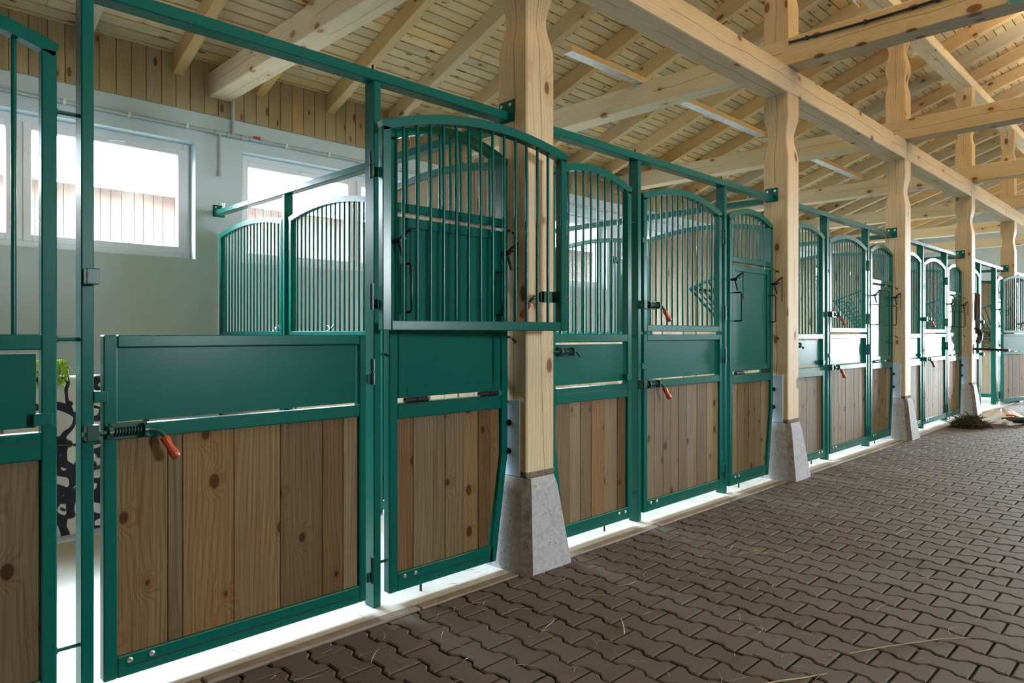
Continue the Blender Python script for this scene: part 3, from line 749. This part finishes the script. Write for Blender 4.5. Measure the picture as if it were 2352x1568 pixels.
# ------------------------------------------------------------------ partitions between stalls (on each column line)
YP = C0 - .02
def make_part_panel(x0, x1, nb):
    org = ((x0 + x1) / 2, YP, 0); root = thing('partition_grille', org, 'x', 'partition', 'grille panels of the stall partitions')
    zc, zp = 2.275, 2.345; Y0, Y1 = YP - .025, YP + .025; mb = MB()
    for a, b_, c, d in ((x0, x0 + T, .05, zc), (x1 - T, x1, .05, zc), (x0 + T, x1 - T, .05, .12), (x0 + T, x1 - T, 1.255, 1.32)): mb.box(a, b_, Y0, Y1, c, d, .004)
    mb.sweep([(x, YP, z) for x, z in arcpts(x0, x1, zc, zp)], T / 2, DX / 2, (0, -1, 0)); mb.build('frame', 'green', root, org)
    for i in range(1, nb + 1):
        x = x0 + T + (x1 - x0 - 2 * T) * i / (nb + 1); m = MB(); m.cyl((x, YP, 1.316), (x, YP, archz(x, x0, x1, zc, zp) - T / 2 + .006), .0082, 8); m.build('bar', 'green', root, org)
    m = MB(); x = x0 + T - .003
    while x < x1 - T - .01:
        w = min(random.uniform(.10, .14), x1 - T + .003 - x); m.box(x + .001, x + w - .001, YP - .012, YP + .012, .115, 1.26, .002); x += w
    m.build('board_panel', 'plankpale', root, org)
    return root
def make_part_board(x0, x1):
    org = ((x0 + x1) / 2, YP, 0); root = thing('boarded_partition', org, 'x', 'partition', 'boarded panels of the stall partitions')
    zc, zp = 2.275, 2.345; Y0, Y1 = YP - .025, YP + .025; mb = MB()
    for a, b_, c, d in ((x0, x0 + T, .05, zc), (x1 - T, x1, .05, zc), (x0 + T, x1 - T, .05, .12)): mb.box(a, b_, Y0, Y1, c, d, .004)
    mb.sweep([(x, YP, z) for x, z in arcpts(x0, x1, zc, zp)], T / 2, DX / 2, (0, -1, 0)); mb.build('frame', 'green', root, org)
    m = MB(); x = x0 + T - .003
    while x < x1 - T - .01:
        w = min(random.choice((.10, .145, .145, .12)), x1 - T + .003 - x); g = random.choice((.001, .001, .012))
        m.box(x + .001, x + w - g, YP - .012, YP + .012, .115, archz(x + w / 2, x0, x1, zc, zp) - .012, .002); x += w
    m.build('board_panel', 'plankpale', root, org)
    return root
PA = make_part_panel(-4.25, -2.90, 17); PB = make_part_panel(-2.775, -1.53, 16); PC = make_part_board(-1.41, -.13)
PA['label'] = 'grille partition panel next to the window wall behind the nearest column'
PB['label'] = 'grille partition panel in the middle, left of the tall green hinge post'
PC['label'] = 'boarded arched partition panel seen through the open grille door'
for k in range(1, 5):
    repeat(PA, k, 'grille partition panel by the window wall, on the line of the %s column' % ORD[k])
    repeat(PB, k, 'middle grille partition panel on the line of the %s column' % ORD[k])
    repeat(PC, k, 'boarded arched partition panel behind the stall front at the %s column' % ORD[k])
def make_part_post(x):
    org = (x, YP, 0); root = thing('partition_post', org, 'x', 'post', 'posts of the stall partitions')
    mb = MB(); mb.box(x - .02, x + .02, YP - .04, YP + .04, 0, 2.5, .004); mb.build('upright', 'green', root, org)
    for z in (.3, 1.72): 
        mb = MB(); mb.cyl((x - .062, YP, z), (x + .062, YP, z), .007, 8); mb.build('connector', 'screw', root, org)
    return root
Q1, Q2 = make_part_post(-2.837), make_part_post(-1.47)
Q1['label'] = 'green partition post between the two bright grille panels in the nearest stall'
Q2['label'] = 'green partition post right of the middle grille, behind the nearest hinge post'
for k in range(1, 5):
    repeat(Q1, k, 'green partition post nearer the windows on the line of the %s column' % ORD[k]); repeat(Q2, k, 'green partition post nearer the aisle on the line of the %s column' % ORD[k])
def make_part_rail():
    org = (-2.2, YP, 2.5); root = thing('partition_rail', org, 'x', 'rail', 'rails over the stall partitions')
    mb = MB(); mb.box(WX + .006, -.105, YP - .04, YP + .04, 2.5, 2.55, .004); mb.build('tube', 'green', root, org)
    for x, d in ((WX, 1), (-.099, -1)):
        mb = MB(); mb.box(x, x + d * .006, YP - .045, YP + .075, 2.49, 2.61, .002); pl = mb.build('end_plate', 'green', root, org)
        for y in (YP - .02, YP + .05):
            b_ = MB(); b_.cyl((x + d * .006, y, 2.585), (x + d * .018, y, 2.585), .010, 6); b_.build('bolt', 'screw', pl, org)
    for x in (-2.837, -1.47): b_ = MB(); b_.cyl((x, YP, 2.55), (x, YP, 2.585), .005, 6); b_.build('top_pin', 'dark', root, org)
    for x in (-.3, -4.2):
        b_ = MB(); b_.cyl((x, YP, 2.55), (x, YP, 2.60), .008, 6); b_.cyl((x, YP, 2.60), (x, YP, 2.61), .016, 6); b_.build('top_pin', 'screw', root, org)
    return root
PR = make_part_rail(); PR['label'] = 'green partition rail from the window wall to the nearest column'
for k in range(1, 6): repeat(PR, k, 'green partition rail from the window wall to the %s column' % ORD[k])

# corner hay racks -------------------------------------------------------
def make_rack():
    yb = YP - .03; a = Vector((-.50, yb - .66, 1.70)); e = Vector((-.50, yb - .014, 1.70)); f = Vector((-.062, yb - .66, 1.86)); lowc = Vector((-.11, yb - .06, .98))
    org = (-.06, yb, .95); root = thing('corner_hay_rack', org, 'x', 'hay rack', 'corner hay racks')
    m = MB(); m.tube([e, a, f], .014, 8); m.tube([a * .62 + lowc * .38 + Vector((0, 0, .05)), e * .62 + lowc * .38 + Vector((0, 0, .05))], .011, 8); m.tube([a, lowc], .012, 8); m.tube([lowc, (lowc.x, yb - .012, .98)], .012, 8); m.tube([lowc, (-.062, lowc.y, .98)], .012, 8); m.build('rim', 'green', root, org)
    for t in (.2, .4, .6, .8):
        m = MB(); m.tube([a.lerp(e, t), lowc + Vector((0, .012 * t, .0))], .007, 6); m.build('rack_bar', 'green', root, org)
        m = MB(); m.tube([a.lerp(f, t), lowc + Vector((.012 * t, 0, .0))], .007, 6); m.build('rack_bar', 'green', root, org)
    return root
hr = make_rack(); hr['label'] = 'green corner hay rack in the nearest stall, behind its hatch panel'
for j in range(1, 5): repeat(hr, j, 'green corner hay rack seen inside the %s stall from the camera' % ORD[j])

# ------------------------------------------------------------------ pipes on the window wall
XP = WX + .03
org = (XP, 2.9, 3.345)
pr = thing('water_pipe', org, 'grey plastic water pipe clipped along the white wall above the windows', 'pipe')
mb = MB(); mb.cyl((XP, YS + .1, 3.345), (XP, YE - .1, 3.345), .0165, 12); mb.build('main_pipe', 'pipe', pr, org)
mb = MB(); mb.cyl((XP, 2.851, 3.345), (XP, 2.851, 2.92), .015, 12); mb.cyl((XP, 2.851, 2.955), (XP, 2.851, 2.905), .021, 12); mb.build('drop_pipe', 'pipe', pr, org)
mb = MB(); mb.cyl((XP + .02, 2.976, 3.345), (XP + .02, 2.976, 3.695), .02, 12); mb.build('riser', 'pipe', pr, org)
for y, l in ((2.851, .05), (2.976, .055), (3.10, .03), (3.30, .03), (3.18, .02)):
    mb = MB(); mb.cyl((XP, y - l, 3.345), (XP, y + l, 3.345), .024, 12); mb.build('fitting', 'pipe', pr, org)
mb = MB(); mb.box(XP - .005, XP + .03, 3.20, 3.27, 3.362, 3.38, .004); mb.cyl((XP, 3.235, 3.345), (XP, 3.235, 3.375), .01, 8); mb.build('valve_lever', 'red', pr, org)['label'] = 'red valve lever'
for i in range(24):
    y = .45 + i * .52
    if 2.75 < y < 3.4: continue
    mb = MB(); mb.box(WX, XP + .022, y - .012, y + .012, 3.322, 3.372, .004); mb.build('pipe_clip', 'pvc', pr, org)

# ------------------------------------------------------------------ things in and by the stalls
# trestle with draped print blanket
bx, by = -2.72, 1.20
org = (bx, by, 0); rk = thing('blanket_stand', org, 'wooden trestle under the black and white blanket in the nearest stall', 'stand')
mb = MB(); mb.box(bx - .04, bx + .04, by - .5, by + .5, .96, 1.0, .004, g=1); mb.build('top_bar', 'rafter', rk, org)
for sx in (-1, 1):
    for yy in (by - .42, by + .42):
        mb = MB(); mb.tube([(bx + sx * .03, yy, .97), (bx + sx * .28, yy, .0)], .022, 6); mb.build('leg', 'rafter', rk, org)
def drape(u, v):
    y = by - .42 + .84 * u; t = v * 2 - 1; s_ = 1 if t > 0 else -1
    d = abs(t) * 1.12; x = bx + s_ * min(d, .07) + (s_ * max(0, d - .07) * .33); z = 1.012 - max(0, d - .07) * .93
    w = .03 * math.sin(y * 17 + d * 2) * min(1, d * 2) + .015 * math.sin(y * 39 + 1)
    return (x + w * s_ * .8 + .02 * s_ * min(1, d * 9), y + .02 * math.sin(d * 7), max(z, .012)), (u * .84, v * 2.2)
mb = MB(); mb.grid(drape, 40, 60); bl = mb.build('blanket', 'zebra'); tag(bl, 'black and white patterned blanket draped over a stand in the nearest stall', 'blanket')
m = MB()
for z, a in ((.62, .1), (.50, -.1)):
    m.tube([(bx + .10 + .33 * (.95 - z) + .06, by - .40 + .08 * i, z - .07 * math.sin(i / 10 * math.pi) + a * .2) for i in range(11)], .012, 6)
m.build('strap', 'black', bl)
# lime microfibre mitt lying on the blanket
cy_, cx_ = 1.04, bx + .05
m = MB(); org = (cx_, cy_, 1.0); m.box(cx_ - .11, cx_ + .11, cy_ - .10, cy_ + .10, 1.03, 1.10, .02)
for i in range(420):
    sd = random.random()
    if sd < .4: p = Vector((cx_ + random.uniform(-.11, .11), cy_ + random.uniform(-.10, .10), 1.095)); dr = Vector((random.uniform(-.5, .5), random.uniform(-.5, .5), 1))
    elif sd < .75: p = Vector((cx_ + .105, cy_ + random.uniform(-.1, .1), random.uniform(.96, 1.09))); dr = Vector((1, random.uniform(-.4, .4), -.6))
    else: p = Vector((cx_ + random.uniform(-.1, .11), cy_ - .098, random.uniform(.96, 1.09))); dr = Vector((random.uniform(-.4, .4), -1, -.6))
    dr.normalize(); m.tube([p, p + dr * .018, p + dr * .03], [.007, .0075, .004], 5)
tag(m.build('cleaning_mitt', 'lime', None, org), 'lime green chenille mitt lying on the patterned blanket', 'cleaning mitt')
# wicker trunk to the left of it
m = MB(); wx0, wx1, wy0, wy1 = -3.2, -2.55, .02, .62; org = (-2.9, .3, 0)
tk = thing('wicker_trunk', org, 'tall brown wicker trunk with a pale rim at the left, behind the first grille panel', 'trunk')
m.box(wx0, wx1, wy0, wy1, .0, 1.0, .02, g=1); m.build('basket', 'wicker', tk, org)
m = MB(); m.box(wx0 - .015, wx1 + .015, wy0 - .015, wy1 + .015, 1.0, 1.035, .008); m.build('lid', 'pvc', tk, org)

# dark dried plants in front of the fourth bay
def tuft(name, c, rx, ry, h, n, mat, label, cat, ln=.16, rad=.003):
    m = MB()
    for i in range(n):
        a = random.uniform(0, 6.28); rr = math.sqrt(random.random()); x, y = c[0] + rx * rr * math.cos(a), c[1] + ry * rr * math.sin(a)
        z = c[2] + h * (1 - rr) * random.random() + .006
        d = Vector((random.uniform(-1, 1), random.uniform(-1, 1), random.uniform(-.2, .7))).normalized() * ln * random.uniform(.5, 1.2)
        p0 = Vector((x, y, z)); p1 = p0 + d * .5 + Vector((0, 0, .012)); p2 = p0 + d; p2.z = max(p2.z - .02, c[2] + .004)
        m.tube([p0, p1, p2], [rad, rad, rad * .4], 4, cap=False)
    return tag(m.build(name, mat, None, c), label, cat, None, 'stuff')
tuft('dried_plants', (.40, 11.36, 0), .17, .30, .17, 600, 'herb', 'heap of dark dried plants on the pavers before the fourth column', 'plants', ln=.15, rad=.005)
tuft('hay', (-.30, C0 + 4 * P - .36, 1.0), .2, .28, .65, 900, 'hay', 'grey-green hay stuffed in the rack of the fifth stall', 'hay', ln=.2, rad=.004)
# plastic bag with tack
org = (.60, 12.25, 0); bg = thing('plastic_bag', org, 'crumpled clear plastic bag with dark and red tack on the far pavers', 'bag')
def bagf(u, v):
    a = u * 2 * math.pi; t = v; r_ = (1 - .85 * t ** 2.2) * (1 + .09 * math.sin(5 * a + 3 * t) + .06 * math.sin(11 * a + 5 * t) + .04 * math.sin(17 * a - 7 * t))
    return (.60 + .30 * r_ * math.cos(a), 12.25 + .36 * r_ * math.sin(a) + .05 * t, .003 + .19 * t + .015 * math.sin(7 * a) * t), (u, v)
m = MB(); m.grid(bagf, 48, 12, smooth=False); m.build('sack', 'plastic', bg, org)
m = MB(); m.tube([(.66, 11.96, .07), (.80, 12.02, .075), (.92, 12.14, .07), (.95, 12.3, .06)], [.03, .045, .045, .03], 10); m.build('dark_contents', 'black', bg, org)
m = MB(); m.tube([(.72 + .03 * i, 11.98 + .045 * i, .135 - .006 * i + .012 * math.sin(i)) for i in range(8)], .013, 6); m.build('red_strap', 'red', bg, org)['label'] = 'red strap'
m = MB(); m.tube([(1.02 + .07 * math.cos(t * .7), 12.55 + .13 * math.sin(t * .7), .025 + .01 * (t % 2)) for t in range(9)], .018, 6); tag(m.build('halter', 'black', None, (1.02, 12.55, 0)), 'black halter lying on the pavers beside the plastic bag', 'halter')
# bridle and saddle arm on the fourth column
xc, yc = CX + .114, C0 + 3 * P + .02
org = (xc, yc, 1.9); br = thing('bridle', org, 'dark leather bridle hanging on the aisle side of the fourth column', 'bridle')
m = MB(); m.cyl((xc, yc, 1.93), (xc + .09, yc, 1.94), .008, 6); m.build('hook', 'dark', br, org)
for i, (w, l) in enumerate(((.05, .42), (.07, .62), (.04, .75))):
    m = MB(); x = xc + .03 + .02 * i
    m.tube([(x, yc - w, 1.93 - l), (x, yc - w * 1.1, 1.93 - l * .5), (x, yc - w * .4, 1.925), (x, yc + w * .4, 1.925), (x, yc + w * 1.1, 1.93 - l * .5), (x, yc + w * .6, 1.93 - l)], .013, 6); m.build('strap', 'leather', br, org)
m = MB(); m.tube([(xc + .05, yc - .06, 1.40), (xc + .09, yc - .02, 1.30), (xc + .07, yc + .05, 1.22), (xc + .05, yc + .02, 1.16)], .04, 8); m.build('noseband', 'black', br, org)
org = (xc, yc, 1.05); sa = thing('saddle_arm', org, 'black saddle arm sticking out from the fourth column over the aisle', 'saddle rack')
m = MB(); m.box(xc, xc + .012, yc - .05, yc + .05, .98, 1.13, .003); m.build('wall_plate', 'dark', sa, org)
m = MB(); m.tube([(xc + .01, yc, 1.06), (xc + .45, yc, 1.045)], .02, 10); m.build('arm', 'black', sa, org)
m = MB(); m.cyl((xc + .45, yc, 1.045), (xc + .47, yc, 1.044), .022, 10); m.build('end_cap', 'pvc', sa, org)
# snap hooks on the near partition
for i, (x, lab) in enumerate(((-2.12, 'small steel snap hook on the middle grille rail of the nearest partition'), (-3.05, 'small steel snap hook on the wall-side grille rail of the nearest partition'))):
    m = MB(); y = YP + .012; m.tube([(x - .05 + .03 * math.cos(t * .8), y - .01, 1.342 + .022 * math.sin(t * .8)) for t in range(9)], .006, 6); m.tube([(x - .02, y - .008, 1.335), (x + .03, y - .008, 1.355), (x + .05, y - .008, 1.375)], .009, 6)
    tag(m.build('snap_hook', 'screw', None, (x, y, 1.32)), lab, 'hook')

# loose straw on the pavers
def straw_piece(m, x, y, L, a, rad=.0016, bend=.8):
    b_ = random.uniform(-bend, bend); pts = []
    z0 = .003
    for i in range(5):
        t = i / 4; pts.append((x + L * t * math.cos(a + b_ * t), y + L * t * math.sin(a + b_ * t), z0 + .006 * math.sin(math.pi * t) * random.random()))
    m.tube(pts, [rad] * 4 + [rad * .4], 4, cap=False)
m = MB()
for i in range(520):
    y = random.choice((random.uniform(.6, 4), random.uniform(1, 8), random.uniform(3, 16))); x = random.uniform(-.15, max(.6, 2.7 - .12 * y))
    straw_piece(m, x, y, random.choice((.03, .05, .05, .08, .12)), random.uniform(0, 6.28), random.uniform(.0007, .0015))
tag(m.build('loose_straw', 'straw', None, (0, 0, 0)), 'scattered bits of straw over the pavers and threshold', 'straw', None, 'stuff')
for i, (x, y, L, a, lab) in enumerate(((1.55, 2.35, .42, 1.0, 'thick yellow straw stalk at the bottom right of the pavers'), (1.75, 2.95, .62, 1.15, 'longest thin straw stalk lying on the right-hand pavers'), (1.0, 2.45, .17, 2.2, 'short pale straw stalk in the middle of the bottom pavers'), (1.35, 4.9, .22, 1.6, 'pale straw stalk on the pavers beyond the hatch of the second stall'))):
    m = MB(); straw_piece(m, x, y, L, a, .0032 if i == 0 else .0022, .15); tag(m.build('straw_stalk', 'straw', None, (x, y, 0)), lab, 'straw', 'single straw stalks')

# ------------------------------------------------------------------ outside, seen through the windows
org = (-13, 5, -.15); sh = thing('neighbouring_shed', org, 'pale reddish boarded shed with a low roof outside the windows', 'shed')
m = MB(); y = -14.
while y < 40:
    w = random.uniform(.16, .24); m.box(-13.1, -13.0, y, y + w - .012, -.15, 4.25, r=random.random()); y += w
m.build('boarded_wall', 'outwall', sh, org)
m = MB(); m.prism([(-12.4, 4.2), (-12.4, 4.38), (-18, 6.6), (-18, 6.4)], 1, -15, 41); m.build('roof', 'outroof', sh, org)

# ------------------------------------------------------------------ added uplights, unseen above the aisle, to brighten the roof
for k in range(-1, 7):
    y = C0 + P * (k + .5); org = (2.45, y, 4.9)
    t = thing('added_uplight', org, 'added white uplight above the aisle, out of view, brightening the roof', 'added lamp', 'added uplights over the aisle')
    m = MB(); m.box(2.40, 2.50, y - .6, y + .6, 4.94, 4.98, .006); m.build('housing', 'pvc', t, org)
    m = MB(); m.cyl((2.45, y, 4.98), (2.45, y, 5.9), .006, 6); m.build('hanger', 'dark', t, org)
    L = bpy.data.lights.new('uplight_fill', 'AREA'); L.shape = 'RECTANGLE'; L.size = .12; L.size_y = 1.2; L.energy = 185; L.color = (1.0, .95, .84)
    lo_ = bpy.data.objects.new('uplight_fill', L); COL.objects.link(lo_); lo_.location = (2.45, y, 5.0); lo_.rotation_euler = (math.pi, 0, 0)

# daylight
W = bpy.data.worlds.new('overcast_sky'); S.world = W; W.use_nodes = True
bgN = W.node_tree.nodes['Background']; bgN.inputs[0].default_value = (.82, .93, 1.0, 1); bgN.inputs[1].default_value = 170.0
def portal(x, y0, y1, z0, z1, rot):
    L = bpy.data.lights.new('sky_portal', 'AREA'); L.shape = 'RECTANGLE'; L.size = y1 - y0; L.size_y = z1 - z0; L.cycles.is_portal = True
    o = bpy.data.objects.new('sky_portal', L); COL.objects.link(o); o.location = (x, (y0 + y1) / 2, (z0 + z1) / 2); o.rotation_euler = rot
for (a, b_) in wins:
    portal(WX - .32, a, b_, WZ0, WZ1, (math.pi / 2, 0, -math.pi / 2))
for (a, b_) in rw: portal(XR + .32, a, b_, WZ0, WZ1, (math.pi / 2, 0, math.pi / 2))
L = bpy.data.lights.new('sky_portal', 'AREA'); L.shape = 'RECTANGLE'; L.size = 3.8; L.size_y = 3.3; L.cycles.is_portal = True
o = bpy.data.objects.new('sky_portal', L); COL.objects.link(o); o.location = (2.5, YE + .32, 1.65); o.rotation_euler = (-math.pi / 2, 0, 0)

# ------------------------------------------------------------------ camera
cam = bpy.data.cameras.new('camera'); co = bpy.data.objects.new('camera', cam); COL.objects.link(co); S.camera = co
cam.sensor_width = 36; cam.lens = 1592 / 2352 * 36; cam.shift_y = -18 / 2352; cam.clip_start = .05
a = math.atan2(1609, 1592); co.location = (2.787, 0, 1.3); co.rotation_euler = (math.pi / 2, 0, a)
vs = S.view_settings; vs.view_transform = 'Standard'; vs.look = 'None'; vs.gamma = 1; vs.use_curve_mapping = False; vs.exposure = -0.28
S.cycles.use_denoising = True; S.cycles.max_bounces = 8; S.cycles.diffuse_bounces = 5; S.cycles.glossy_bounces = 3; S.cycles.transparent_max_bounces = 12; S.cycles.caustics_reflective = False; S.cycles.caustics_refractive = False
S.cycles.sample_clamp_indirect = 6.0
